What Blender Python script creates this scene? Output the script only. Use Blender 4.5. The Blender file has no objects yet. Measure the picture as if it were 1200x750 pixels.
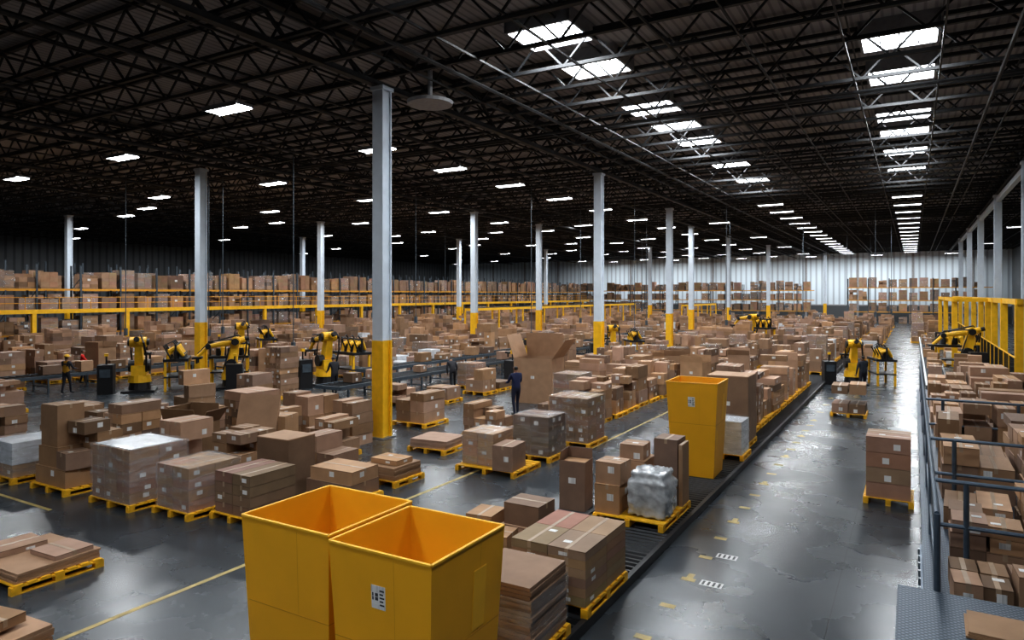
import bpy, math, random
from mathutils import Vector, Matrix, noise
R = random.Random(7)
sc = bpy.context.scene

# ------------------------------------------------------------------ materials
def newmat(name):
    m = bpy.data.materials.new(name); m.use_nodes = True
    nt = m.node_tree; b = nt.nodes.get('Principled BSDF')
    return m, nt, b
def N(nt, t, **kw):
    n = nt.nodes.new(t)
    for k, v in kw.items(): setattr(n, k, v)
    return n
def simple(name, col, rough=0.5, metal=0.0, var=0.15, scale=6.0, bump=0.0, coat=0.0):
    m, nt, b = newmat(name)
    tc = N(nt, 'ShaderNodeTexCoord'); no = N(nt, 'ShaderNodeTexNoise')
    no.inputs['Scale'].default_value = scale; no.inputs['Detail'].default_value = 4
    nt.links.new(tc.outputs['Object'], no.inputs['Vector'])
    cr = N(nt, 'ShaderNodeValToRGB')
    cr.color_ramp.elements[0].position = 0.3; cr.color_ramp.elements[1].position = 0.7
    cr.color_ramp.elements[0].color = tuple(c*(1-var) for c in col)+(1,)
    cr.color_ramp.elements[1].color = tuple(min(1, c*(1+var)) for c in col)+(1,)
    nt.links.new(no.outputs['Fac'], cr.inputs['Fac'])
    nt.links.new(cr.outputs['Color'], b.inputs['Base Color'])
    b.inputs['Roughness'].default_value = rough; b.inputs['Metallic'].default_value = metal
    if coat: b.inputs['Coat Weight'].default_value = coat
    if bump:
        bp = N(nt, 'ShaderNodeBump'); bp.inputs['Strength'].default_value = bump
        bp.inputs['Distance'].default_value = 0.02
        nt.links.new(no.outputs['Fac'], bp.inputs['Height']); nt.links.new(bp.outputs['Normal'], b.inputs['Normal'])
    return m

M = {}
m, nt, b = newmat('cardboard')
at = N(nt, 'ShaderNodeAttribute', attribute_name='tint')
tc = N(nt, 'ShaderNodeTexCoord'); no = N(nt, 'ShaderNodeTexNoise'); no.inputs['Scale'].default_value = 3.0; no.inputs['Detail'].default_value = 6
nt.links.new(tc.outputs['Object'], no.inputs['Vector'])
cr = N(nt, 'ShaderNodeValToRGB')
cr.color_ramp.elements[0].position = 0.25; cr.color_ramp.elements[0].color = (.80, .78, .76, 1)
cr.color_ramp.elements[1].position = 0.75; cr.color_ramp.elements[1].color = (1.08, 1.08, 1.08, 1)
mx = N(nt, 'ShaderNodeMixRGB', blend_type='MULTIPLY'); mx.inputs['Fac'].default_value = 1
nt.links.new(no.outputs['Fac'], cr.inputs['Fac']); nt.links.new(at.outputs['Color'], mx.inputs['Color1']); nt.links.new(cr.outputs['Color'], mx.inputs['Color2'])
nt.links.new(mx.outputs['Color'], b.inputs['Base Color']); b.inputs['Roughness'].default_value = .66
M['card'] = m
M['tape'] = simple('packing_tape', (.38, .27, .18), .3, var=.1)
M['seam'] = simple('carton_seam', (.07, .04, .025), .9)
m, nt, b = newmat('shipping_label')
tc = N(nt, 'ShaderNodeTexCoord'); br = N(nt, 'ShaderNodeTexBrick'); br.inputs['Scale'].default_value = 14
br.inputs['Color1'].default_value = (.75, .75, .74, 1); br.inputs['Color2'].default_value = (.5, .5, .5, 1); br.inputs['Mortar'].default_value = (.8, .8, .79, 1)
br.inputs['Mortar Size'].default_value = .04
nt.links.new(tc.outputs['Object'], br.inputs['Vector']); nt.links.new(br.outputs['Color'], b.inputs['Base Color']); b.inputs['Roughness'].default_value = .5
M['label'] = m
M['print'] = simple('label_print', (.03, .03, .035), .6)
M['pallet'] = simple('pallet_yellow_paint', (.80, .43, .02), .5, var=.22, scale=9, bump=.1)
M['marker'] = simple('worn_yellow_marking', (.42, .32, .12), .5, var=.3, scale=5)
M['bin'] = simple('bin_yellow_plastic', (.86, .43, .018), .48, var=.06, scale=1.5)
M['bin2'] = simple('bin_yellow_patch', (.95, .53, .035), .5, var=.03)
M['bind'] = simple('bin_crease', (.60, .27, .01), .5, var=.05)
M['yellow'] = simple('safety_yellow', (.84, .47, .015), .45, var=.1, scale=4)
M['orange'] = simple('rack_orange', (.70, .33, .03), .5, var=.1)
M['white'] = simple('column_white_paint', (.60, .67, .75), .45, var=.06, scale=3)
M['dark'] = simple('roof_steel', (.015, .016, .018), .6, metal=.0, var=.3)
M['black'] = simple('black_rubber', (.012, .012, .014), .5)
M['roller'] = simple('roller_steel', (.025, .027, .03), .4, metal=.6)
M['steel'] = simple('galvanised_steel', (.35, .38, .41), .35, metal=.8, var=.15)
M['blue'] = simple('blue_grey_steel', (.09, .125, .17), .4, metal=.4)
M['rackup'] = simple('rack_upright', (.06, .08, .10), .5)
M['fixture'] = simple('fixture_housing', (.28, .28, .29), .5)
M['wrapwhite'] = simple('white_wrap', (.60, .63, .67), .28, var=.15, scale=5, bump=.5, coat=.4)
M['wood'] = simple('wood', (.30, .19, .10), .7)
M['red'] = simple('machine_red', (.45, .03, .02), .5)
M['bagm'] = simple('plastic_bag', (.44, .46, .48), .18, var=.35, scale=6, bump=.7, coat=.7)
m, nt, b = newmat('lamp_diffuser')
b.inputs['Base Color'].default_value = (.9, .9, .9, 1)
b.inputs['Emission Color'].default_value = (.90, .96, 1, 1); b.inputs['Emission Strength'].default_value = 9
try: m.cycles.emission_sampling = 'NONE'
except Exception: pass
M['emit'] = m
m, nt, b = newmat('stretch_film')
tc = N(nt, 'ShaderNodeTexCoord'); no = N(nt, 'ShaderNodeTexNoise'); no.inputs['Scale'].default_value = 1.7; no.inputs['Detail'].default_value = 5; no.inputs['Roughness'].default_value = .55; no.inputs['Distortion'].default_value = .8
mp = N(nt, 'ShaderNodeMapping'); mp.inputs['Scale'].default_value = (1, 1, 5.0); mp.inputs['Rotation'].default_value = (.12, .1, 0)
nt.links.new(tc.outputs['Object'], mp.inputs['Vector']); nt.links.new(mp.outputs['Vector'], no.inputs['Vector'])
cr = N(nt, 'ShaderNodeValToRGB'); cr.color_ramp.elements[0].position = .42; cr.color_ramp.elements[0].color = (.06,)*3+(1,)
cr.color_ramp.elements[1].position = .72; cr.color_ramp.elements[1].color = (.42,)*3+(1,)
nt.links.new(no.outputs['Fac'], cr.inputs['Fac'])
tr = N(nt, 'ShaderNodeBsdfTransparent'); ms = N(nt, 'ShaderNodeMixShader')
b.inputs['Base Color'].default_value = (.60, .64, .68, 1); b.inputs['Roughness'].default_value = .14
bp = N(nt, 'ShaderNodeBump'); bp.inputs['Strength'].default_value = .6; bp.inputs['Distance'].default_value = .03
nt.links.new(no.outputs['Fac'], bp.inputs['Height']); nt.links.new(bp.outputs['Normal'], b.inputs['Normal'])
nt.links.new(cr.outputs['Color'], ms.inputs['Fac']); nt.links.new(tr.outputs[0], ms.inputs[1]); nt.links.new(b.outputs[0], ms.inputs[2])
nt.links.new(ms.outputs[0], nt.nodes['Material Output'].inputs['Surface'])
M['film'] = m
m, nt, b = newmat('diamond_plate')
tc = N(nt, 'ShaderNodeTexCoord'); mp = N(nt, 'ShaderNodeMapping'); mp.inputs['Rotation'].default_value = (0, 0, .78); mp.inputs['Scale'].default_value = (22, 22, 1)
ck = N(nt, 'ShaderNodeTexVoronoi'); ck.inputs['Scale'].default_value = 1; ck.inputs['Randomness'].default_value = 0
nt.links.new(tc.outputs['Object'], mp.inputs['Vector']); nt.links.new(mp.outputs['Vector'], ck.inputs['Vector'])
cr = N(nt, 'ShaderNodeValToRGB'); cr.color_ramp.elements[0].color = (.13, .17, .22, 1); cr.color_ramp.elements[1].color = (.035, .05, .07, 1); cr.color_ramp.elements[0].position = .2; cr.color_ramp.elements[1].position = .5
nt.links.new(ck.outputs['Distance'], cr.inputs['Fac']); nt.links.new(cr.outputs['Color'], b.inputs['Base Color'])
bp = N(nt, 'ShaderNodeBump'); bp.invert = True; bp.inputs['Strength'].default_value = .5; bp.inputs['Distance'].default_value = .01
nt.links.new(ck.outputs['Distance'], bp.inputs['Height']); nt.links.new(bp.outputs['Normal'], b.inputs['Normal'])
b.inputs['Metallic'].default_value = .5; b.inputs['Roughness'].default_value = .42
M['plate'] = m
m, nt, b = newmat('polished_concrete')
tc = N(nt, 'ShaderNodeTexCoord')
n1 = N(nt, 'ShaderNodeTexNoise'); n1.inputs['Scale'].default_value = .3; n1.inputs['Detail'].default_value = 7; n1.inputs['Roughness'].default_value = .6
n2 = N(nt, 'ShaderNodeTexNoise'); n2.inputs['Scale'].default_value = .8; n2.inputs['Detail'].default_value = 5
br = N(nt, 'ShaderNodeTexBrick'); br.offset = 0; br.inputs['Scale'].default_value = 1
br.inputs['Brick Width'].default_value = 5.5; br.inputs['Row Height'].default_value = 5.5; br.inputs['Mortar Size'].default_value = .008
br.inputs['Color1'].default_value = (1, 1, 1, 1); br.inputs['Color2'].default_value = (.94, .94, .94, 1); br.inputs['Mortar'].default_value = (.5, .5, .5, 1)
for n in (n1, n2, br): nt.links.new(tc.outputs['Object'], n.inputs['Vector'])
cr = N(nt, 'ShaderNodeValToRGB'); cr.color_ramp.elements[0].position = .3; cr.color_ramp.elements[0].color = (.030, .037, .044, 1)
cr.color_ramp.elements[1].position = .75; cr.color_ramp.elements[1].color = (.062, .072, .083, 1)
nt.links.new(n1.outputs['Fac'], cr.inputs['Fac'])
mx = N(nt, 'ShaderNodeMixRGB', blend_type='MULTIPLY'); mx.inputs['Fac'].default_value = 1
nt.links.new(cr.outputs['Color'], mx.inputs['Color1']); nt.links.new(br.outputs['Color'], mx.inputs['Color2'])
nt.links.new(mx.outputs['Color'], b.inputs['Base Color'])
mr = N(nt, 'ShaderNodeMapRange'); mr.inputs['From Min'].default_value = .3; mr.inputs['From Max'].default_value = .7; mr.inputs['To Min'].default_value = .22; mr.inputs['To Max'].default_value = .32
nt.links.new(n2.outputs['Fac'], mr.inputs['Value']); nt.links.new(mr.outputs['Result'], b.inputs['Roughness'])
b.inputs['Specular IOR Level'].default_value = .42
M['floor'] = m
def ribbed(name, c1, c2, scale, axis, rough=.6):
    m, nt, b = newmat(name)
    tc = N(nt, 'ShaderNodeTexCoord'); wv = N(nt, 'ShaderNodeTexWave'); wv.bands_direction = axis; wv.inputs['Scale'].default_value = scale
    nt.links.new(tc.outputs['Object'], wv.inputs['Vector'])
    cr = N(nt, 'ShaderNodeValToRGB'); cr.color_ramp.elements[0].color = c1+(1,); cr.color_ramp.elements[1].color = c2+(1,)
    cr.color_ramp.elements[0].position = .1; cr.color_ramp.elements[1].position = .35
    nt.links.new(wv.outputs['Fac'], cr.inputs['Fac']); nt.links.new(cr.outputs['Color'], b.inputs['Base Color'])
    b.inputs['Roughness'].default_value = rough
    return m
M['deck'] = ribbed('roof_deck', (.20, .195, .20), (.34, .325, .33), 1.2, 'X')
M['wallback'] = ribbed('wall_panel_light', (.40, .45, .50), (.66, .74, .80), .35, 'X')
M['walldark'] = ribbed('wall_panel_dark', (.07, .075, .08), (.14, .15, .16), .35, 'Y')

# ------------------------------------------------------------------ mesh builder
CT = (.41, .252, .152)
class MB:
    def __init__(s): s.v = []; s.f = []; s.m = []; s.c = []; s.M = None
    def pt(s, p):
        p = Vector(p)
        if s.M is not None: p = s.M @ p
        s.v.append((p.x, p.y, p.z))
    def poly(s, pts, faces, mat, col=(1, 1, 1)):
        o = len(s.v)
        for p in pts: s.pt(p)
        for f in faces:
            s.f.append(tuple(i+o for i in f)); s.m.append(mat); s.c.append(col)
    def hexa(s, b4, t4, mat, col=(1, 1, 1)):
        s.poly(list(b4)+list(t4), [(3, 2, 1, 0), (4, 5, 6, 7), (0, 1, 5, 4), (1, 2, 6, 5), (2, 3, 7, 6), (3, 0, 4, 7)], mat, col)
    def box(s, x, y, z0, sx, sy, sz, mat, col=(1, 1, 1), rot=0.0):
        c, n = math.cos(rot), math.sin(rot); a = sx/2; b = sy/2
        q = [(x+c*i-n*j, y+n*i+c*j) for i, j in ((-a, -b), (a, -b), (a, b), (-a, b))]
        s.hexa([(p[0], p[1], z0) for p in q], [(p[0], p[1], z0+sz) for p in q], mat, col)
    def bar(s, p, q, w, mat, h=None, col=(1, 1, 1)):
        p = Vector(p); q = Vector(q); d = (q-p)
        if d.length < 1e-6: return
        d.normalize(); up = Vector((0, 0, 1)) if abs(d.z) < .95 else Vector((0, 1, 0))
        a = d.cross(up).normalized()*w/2; b_ = a.cross(d).normalized()*((h or w)/2)
        s.hexa([p-a-b_, p+a-b_, p+a+b_, p-a+b_], [q-a-b_, q+a-b_, q+a+b_, q-a+b_], mat, col)
    def tube(s, pts, rad, mat, n=8, col=(1, 1, 1)):
        pts = [Vector(p) for p in pts]
        if not isinstance(rad, (list, tuple)): rad = [rad]*len(pts)
        o = len(s.v)
        for i, p in enumerate(pts):
            d = (pts[min(i+1, len(pts)-1)]-pts[max(i-1, 0)]).normalized()
            up = Vector((0, 0, 1)) if abs(d.z) < .9 else Vector((0, 1, 0))
            a = d.cross(up).normalized(); b_ = a.cross(d).normalized()
            for k in range(n):
                t = 2*math.pi*k/n; s.pt(p+(a*math.cos(t)+b_*math.sin(t))*rad[i])
        for i in range(len(pts)-1):
            for k in range(n):
                k2 = (k+1) % n
                s.f.append((o+i*n+k, o+i*n+k2, o+(i+1)*n+k2, o+(i+1)*n+k)); s.m.append(mat); s.c.append(col)
        s.f.append(tuple(o+k for k in range(n))[::-1]); s.m.append(mat); s.c.append(col)
        e = o+(len(pts)-1)*n
        s.f.append(tuple(e+k for k in range(n))); s.m.append(mat); s.c.append(col)
    def sphere(s, c, r, mat, nu=10, nv=6, sc3=(1, 1, 1), v0=0.0, v1=math.pi):
        o = len(s.v)
        for j in range(nv+1):
            ph = v0+(v1-v0)*j/nv
            for i in range(nu):
                th = 2*math.pi*i/nu
                s.pt((c[0]+r*sc3[0]*math.sin(ph)*math.cos(th), c[1]+r*sc3[1]*math.sin(ph)*math.sin(th), c[2]+r*sc3[2]*math.cos(ph)))
        for j in range(nv):
            for i in range(nu):
                i2 = (i+1) % nu
                s.f.append((o+j*nu+i, o+(j+1)*nu+i, o+(j+1)*nu+i2, o+j*nu+i2)); s.m.append(mat); s.c.append((1, 1, 1))
    def obj(s, name, smooth=False, parent=None):
        me = bpy.data.meshes.new(name)
        xs = [p[0] for p in s.v]; ys = [p[1] for p in s.v]; zs = [p[2] for p in s.v]
        ox, oy, oz = (min(xs)+max(xs))/2, (min(ys)+max(ys))/2, min(zs)
        me.from_pydata([(p[0]-ox, p[1]-oy, p[2]-oz) for p in s.v], [], s.f)
        used = []
        for k in s.m:
            if k not in used: used.append(k)
        for k in used: me.materials.append(M[k])
        idx = {k: i for i, k in enumerate(used)}
        me.polygons.foreach_set('material_index', [idx[k] for k in s.m])
        if smooth: me.polygons.foreach_set('use_smooth', [True]*len(s.f))
        a = me.attributes.new('tint', 'FLOAT_COLOR', 'CORNER')
        buf = []
        for f, c in zip(s.f, s.c): buf.extend((c[0], c[1], c[2], 1.0)*len(f))
        a.data.foreach_set('color', buf)
        me.update()
        ob = bpy.data.objects.new(name, me); sc.collection.objects.link(ob); ob.location = (ox, oy, oz)
        if parent: ob.parent = parent
        return ob

def tint(dark=False):
    k = R.uniform(.60, 1.22); h = R.uniform(-.14, .12)
    if R.random() < .18: k *= .62
    return (CT[0]*k*(1+h*.35), CT[1]*k*(1-abs(h)*.1), CT[2]*k*(1-h*1.4))

def carton(mb, x, y, z, sx, sy, sz, rot=0.0, detail=2, col=None):
    col = col or tint()
    mb.box(x, y, z, sx, sy, sz, 'card', col, rot)
    if detail == 0: return
    c, n = math.cos(rot), math.sin(rot)
    P = lambda i, j: (x+c*i-n*j, y+n*i+c*j)
    e = .003
    along_x = sx >= sy
    tw = .055
    if along_x:
        mb.box(x, y, z+sz, sx+2*e, tw, e, 'tape', rot=rot)
        for sgn in (-1, 1):
            px, py = P(sgn*(sx/2+e/2), 0); mb.box(px, py, z+sz-.09, e, tw, .09, 'tape', rot=rot)
    else:
        mb.box(x, y, z+sz, tw, sy+2*e, e, 'tape', rot=rot)
        for sgn in (-1, 1):
            px, py = P(0, sgn*(sy/2+e/2)); mb.box(px, py, z+sz-.09, tw, e, .09, 'tape', rot=rot)
    if detail >= 2:
        for (i, j, w, d) in ((0, -sy/2-e/4, sx*.98, e/2), (sx/2+e/4, 0, e/2, sy*.98), (-sx/2-e/4, 0, e/2, sy*.98)):
            px, py = P(i, j); mb.box(px, py, z+sz-.012, w, d, .005, 'seam', rot=rot)
    for side in ('f', 'r', 'l'):
        if R.random() < (.42 if side != 'l' else .2):
            L = min(.16, sz*.5); W = min(.13, sx*.35)
            zz = z+sz*R.uniform(.3, .85)-L/2; zz = max(z+.02, min(zz, z+sz-L-.02))
            if side == 'f': px, py = P(R.uniform(-.3, .3)*(sx-W), -sy/2-e); mb.box(px, py, zz, W, e, L*.8, 'label', rot=rot)
            elif side == 'r': px, py = P(sx/2+e, R.uniform(-.3, .3)*(sy-W)); mb.box(px, py, zz, e, W, L*.8, 'label', rot=rot)
            else: px, py = P(-sx/2-e, R.uniform(-.3, .3)*(sy-W)); mb.box(px, py, zz, e, W, L*.8, 'label', rot=rot)
    if detail >= 2 and R.random() < .3:
        px, py = P(R.uniform(-.25, .25)*sx, R.uniform(-.3, .3)*sy); mb.box(px, py, z+sz+e*.4, .12, .09, e, 'label', rot=rot)

def pallet(mb, x, y, z, w, d, mat='pallet', rot=0.0):
    c, n = math.cos(rot), math.sin(rot); P = lambda i, j: (x+c*i-n*j, y+n*i+c*j)
    nb = 7
    for k in range(nb):
        t = -d/2+d*(k+.5)/nb
        px, py = P(0, t); mb.box(px, py, z+.122, w, d/nb*.72, .022, mat, rot=rot)
    for t in (-w/2+.05, 0, w/2-.05):
        px, py = P(t, 0); mb.box(px, py, z+.1, .1, d, .022, mat, rot=rot)
        for u in (-d/2+.07, 0, d/2-.07):
            px, py = P(t, u); mb.box(px, py, z+.022, .1, .14, .078, mat, rot=rot)
        px, py = P(t, 0); mb.box(px, py, z, .1, d, .022, mat, rot=rot)
    return .144

def cartons(mb, x, y, z, w, d, h, rot=0.0, detail=2, tidy=False, nx=None, ny=None, lay=None):
    c, n = math.cos(rot), math.sin(rot)
    lh = lay or R.choice((.24, .3, .38, .48, .55)); L = max(1, round(h/lh)); lh = h/L
    col0 = tint()
    ax = nx or R.choice((1, 2, 2, 3)); ay = ny or R.choice((1, 2, 2))
    if not tidy and not nx and ax*ay < 2: ax = 2
    for l in range(L):
        if not tidy and not nx and R.random() < .4: ax = R.choice((1, 2, 3)); ay = R.choice((1, 2))
        for i in range(ax):
            for j in range(ay):
                if not tidy and l >= max(1, L-2) and R.random() < .3: continue
                sx, sy = w/ax, d/ay
                if not tidy and l == L-1: hh = lh*R.uniform(.6, 1.15)
                else: hh = lh
                jx, jy = (0, 0) if tidy else (R.uniform(-.02, .02), R.uniform(-.02, .02))
                u = -w/2+sx*(i+.5)+jx; v = -d/2+sy*(j+.5)+jy
                if tidy: col = tuple(k*R.uniform(.90, 1.06) for k in col0)
                else: col = tint()
                carton(mb, x+c*u-n*v, y+n*u+c*v, z+l*lh, sx-.012, sy-.012, hh-.004, rot+(0 if tidy else R.uniform(-.03, .03)), detail, col)
    return h

def flats(mb, x, y, z, w, d, h, rot=0.0, t=.04):
    k = max(1, int(h/t)); col0 = tint()
    for i in range(k):
        q = R.uniform(.8, 1.12)
        mb.box(x+R.uniform(-.012, .012), y+R.uniform(-.012, .012), z+i*t, w-R.uniform(0, .02), d-R.uniform(0, .02), t*.86, 'card', tuple(c*q for c in col0), rot+R.uniform(-.01, .01))
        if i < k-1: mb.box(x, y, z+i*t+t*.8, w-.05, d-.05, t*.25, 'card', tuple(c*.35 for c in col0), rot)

def film(mb, x, y, z, w, d, h, rot=0.0, top=True):
    c, n = math.cos(rot), math.sin(rot)
    nz = 7; ns = 6
    pts = []; faces = []
    per = []
    for (a, b_) in (((-1, -1), (1, -1)), ((1, -1), (1, 1)), ((1, 1), (-1, 1)), ((-1, 1), (-1, -1))):
        for k in range(ns):
            t = k/ns; per.append((a[0]+(b_[0]-a[0])*t, a[1]+(b_[1]-a[1])*t))
    P = len(per)
    for j in range(nz+1):
        for (u, v) in per:
            q = 1+R.uniform(-.002, .010)
            uu, vv = u*w/2*q, v*d/2*q
            pts.append((x+c*uu-n*vv, y+n*uu+c*vv, z+h*j/nz))
    for j in range(nz):
        for i in range(P):
            i2 = (i+1) % P; faces.append((j*P+i, j*P+i2, (j+1)*P+i2, (j+1)*P+i))
    mb.poly(pts, faces, 'film')
    if top:
        mb.poly(pts[nz*P:], [tuple(range(P))], 'film')

def open_box(mb, x, y, z, sx, sy, h, rot=0.0, flap=.35, angs=(1.9, 2.3, 1.5, 2.1), col=None, th=.012):
    col = col or tint()
    old = mb.M; mb.M = (old or Matrix.Identity(4)) @ Matrix.Translation((x, y, z)) @ Matrix.Rotation(rot, 4, 'Z')
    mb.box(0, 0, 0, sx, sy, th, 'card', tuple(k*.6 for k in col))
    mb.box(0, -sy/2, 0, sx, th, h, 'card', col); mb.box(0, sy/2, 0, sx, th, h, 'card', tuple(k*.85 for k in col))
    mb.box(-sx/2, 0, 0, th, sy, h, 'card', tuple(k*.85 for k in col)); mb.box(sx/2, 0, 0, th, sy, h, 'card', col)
    for k, a in enumerate(angs):
        if a is None: continue
        L = flap; sy_ = math.sin(a)*L; ca = math.cos(a)*L
        if k == 0: b4 = [(-sx/2, -sy/2, h), (sx/2, -sy/2, h)]; d = (0, ca, sy_)
        elif k == 1: b4 = [(sx/2, -sy/2, h), (sx/2, sy/2, h)]; d = (-ca, 0, sy_)
        elif k == 2: b4 = [(sx/2, sy/2, h), (-sx/2, sy/2, h)]; d = (0, -ca, sy_)
        else: b4 = [(-sx/2, sy/2, h), (-sx/2, -sy/2, h)]; d = (ca, 0, sy_)
        p, q = Vector(b4[0]), Vector(b4[1]); dv = Vector(d); nn = (q-p).cross(dv).normalized()*th*.5
        mb.hexa([p-nn, q-nn, q+nn, p+nn], [p+dv-nn, q+dv-nn, q+dv+nn, p+dv+nn], 'card', tuple(k2*.95 for k2 in col))
    mb.box(0, -sy/2-th, h*.55, .16, .004, .12, 'label')
    mb.M = old

OCC = []
def occ(x, y, r): OCC.append((x, y, r))
def free(x, y, r):
    for (a, b_, c) in OCC:
        if (a-x)**2+(b_-y)**2 < (c+r)**2: return False
    return True

# ------------------------------------------------------------------ room shell
XL, XR, YF, YB, HC = -92.0, 13.0, -14.0, 128.0, 12.4
def slab(name, x0, x1, y0, y1, z0, z1, mat):
    mb = MB(); mb.box((x0+x1)/2, (y0+y1)/2, z0, x1-x0, y1-y0, z1-z0, mat); return mb.obj(name)
slab('floor', XL, XR, YF, YB, -.2, 0, 'floor')
slab('ceiling', XL, XR, YF, YB, HC, HC+.2, 'deck')
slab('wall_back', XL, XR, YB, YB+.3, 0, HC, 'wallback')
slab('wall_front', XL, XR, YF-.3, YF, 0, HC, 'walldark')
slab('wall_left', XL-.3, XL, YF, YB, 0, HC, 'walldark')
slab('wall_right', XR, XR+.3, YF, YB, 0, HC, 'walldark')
mb = MB(); mb.box((XL+XR)/2, YB-.04, 0, XR-XL-.1, .06, 2.6, 'walldark'); mb.box((XL+XR)/2, YB-.06, 2.6, XR-XL-.1, .1, .2, 'fixture')
for x in range(-88, 12, 8): mb.box(x, YB-.08, 0, .35, .12, HC-.1, 'fixture')
mb.obj('trim_1')

# ------------------------------------------------------------------ roof structure
COLS = [(-14.45, 16.5), (-14.6, 34.1), (-15.9, 50.6), (-18.3, 65), (-17.8, 78), (-16.5, 95), (-12, 118),
        (-31.9, 22.4), (-29.9, 45), (-30, 56), (-31, 72), (-31, 90), (-45.7, 44), (-46, 66), (-46, 88),
        (-60, 30), (-60, 55)]
RCOLS = [(4.8, 41.5), (4.8, 54.8), (4.8, 68), (4.8, 81), (4.8, 95)]
mb = MB()
y = -3.0; j = 0
while y < YB-1:
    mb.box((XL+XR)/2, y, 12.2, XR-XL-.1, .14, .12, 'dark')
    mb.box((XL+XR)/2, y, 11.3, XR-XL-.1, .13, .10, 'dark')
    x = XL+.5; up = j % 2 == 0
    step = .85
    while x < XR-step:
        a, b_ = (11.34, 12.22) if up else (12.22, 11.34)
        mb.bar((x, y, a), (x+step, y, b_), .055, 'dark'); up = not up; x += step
    y += 1.95; j += 1
mb.obj('roof_joists')
mb = MB()
for gx in (-75, -60, -46, -31, -14.5, 4.8):
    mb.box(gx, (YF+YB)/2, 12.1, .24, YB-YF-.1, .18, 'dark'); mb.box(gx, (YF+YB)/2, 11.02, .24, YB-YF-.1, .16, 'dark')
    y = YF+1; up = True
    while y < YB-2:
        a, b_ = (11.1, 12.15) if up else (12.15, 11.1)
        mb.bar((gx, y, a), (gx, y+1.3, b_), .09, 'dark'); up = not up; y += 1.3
mb.obj('roof_girders')
mb = MB()
x = XL+3
while x < XR:
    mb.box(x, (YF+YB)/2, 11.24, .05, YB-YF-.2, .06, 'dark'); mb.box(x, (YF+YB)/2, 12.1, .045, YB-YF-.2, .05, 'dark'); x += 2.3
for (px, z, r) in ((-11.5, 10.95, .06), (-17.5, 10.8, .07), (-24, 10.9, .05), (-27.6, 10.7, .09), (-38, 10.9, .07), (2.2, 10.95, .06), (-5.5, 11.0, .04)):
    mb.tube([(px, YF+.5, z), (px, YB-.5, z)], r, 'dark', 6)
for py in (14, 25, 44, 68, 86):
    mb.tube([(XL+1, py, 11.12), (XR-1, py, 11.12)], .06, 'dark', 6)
mb.obj('sprinkler_pipes')
mb = MB()
for (x, y, z) in [(-24.6, 22.0, 2.2), (-33.5, 24, 2.5), (-20.9, 38, 2), (-16.6, 45, 2), (-12, 52, 2.5), (-21, 60, 2), (-9, 70, 2.5), (-6, 80, 3), (-2.6, 62, 3), (-1.8, 75, 3), (-4.3, 90, 3), (-27, 34, 3), (-36, 40, 3), (-40, 55, 3), (-25, 70, 3), (-35, 26, 2.5), (-38, 22, 2.5), (-23, 50, 2.5), (-14, 62, 3), (-11, 85, 3)]:
    mb.tube([(x, y, z), (x, y, 11.3)], .025, 'rackup', 5); mb.box(x, y, z-.3, .18, .12, .4, 'rackup')
mb.obj('conduit_drops')

def column(x, y, right=False):
    mb = MB(); s = .42
    z1 = 3.05 if not right else 0.05
    for (m_, z0, z2, e) in ((('yellow'), 0.0, z1, .03), ('white', z1, 11.02, 0)):
        if z2-z0 < .1 and right: continue
        mb.box(x, y-s/2+.02, z0, s+e, .05+e/2, z2-z0, m_); mb.box(x, y+s/2-.02, z0, s+e, .05+e/2, z2-z0, m_)
        mb.box(x, y, z0, .30, s-.06, z2-z0, m_)
    if right: mb.box(x, y, 0, s, s, .06, 'white')
    mb.box(x, y, 0, s+.2, s+.2, .03, 'steel')
    mb.box(x, y, 10.9, s+.1, s+.1, .12, 'white')
    mb.obj('support_column'); occ(x, y, .5)
for c in COLS: column(*c)
for c in RCOLS: column(c[0], c[1], True)
mb = MB(); mb.box(4.8, 62, 10.55, .25, 72, .3, 'white'); mb.obj('crane_rail_beam')
mb = MB(); mb.tube([(-13.4, 17.6, 10.6), (-13.4, 17.6, 10.7), (-13.4, 17.6, 10.82)], [.72, .75, .3], 'fixture', 24); mb.tube([(-13.4, 17.6, 10.82), (-13.4, 17.6, 12.3)], .08, 'fixture', 8); mb.obj('ceiling_ventilator')

# ------------------------------------------------------------------ lights
lightroot = bpy.data.objects.new('ceiling_lighting', None); sc.collection.objects.link(lightroot)
fx = MB()
def lamp(x, y, z, sx, sy, P, col):
    ld = bpy.data.lights.new('lamp', 'AREA'); ld.shape = 'RECTANGLE'; ld.size = sx; ld.size_y = sy; ld.energy = P; ld.color = col
    ob = bpy.data.objects.new('lamp', ld); sc.collection.objects.link(ob); ob.location = (x, y, z); ob.parent = lightroot
def skylight(x, y, P=420):
    z = 12.14
    lamp(x, y, z-.02, 1.9, 1.6, P, (.93, .97, 1))
    fx.box(x, y, z, 1.94, 1.7, .03, 'emit')
    for dx in (-1.0, 1.0): fx.box(x+dx, y, 11.99, .08, 1.8, .4, 'fixture')
    for dy in (-.86, .86): fx.box(x, y+dy, 11.99, 2.0, .08, .4, 'fixture')
    for k in (-.5, 0, .5): fx.box(x+k, y, 12.04, .035, 1.64, .05, 'fixture')
def hibay(x, y, P=300, z=10.9):
    lamp(x, y, z, 1.7, .6, P, (.95, .98, 1))
    fx.box(x, y, z+.01, 1.72, .62, .02, 'emit')
    fx.box(x, y, z+.03, 1.8, .7, .1, 'fixture')
    for s in (-1, 1): fx.box(x, y+s*.34, z-.03, 1.8, .02, .08, 'fixture')
    for dx in (-.7, .7): fx.tube([(x+dx, y, z+.1), (x+dx, y, 11.35)], .012, 'fixture', 5)
for y in (-5, 2.5, 9, 17.7, 20.9, 26.6, 30.2, 33.4, 40.8, 46.5): skylight(-9.1, y, 430)  # first one is unseen, added behind the camera to brighten near front faces
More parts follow.
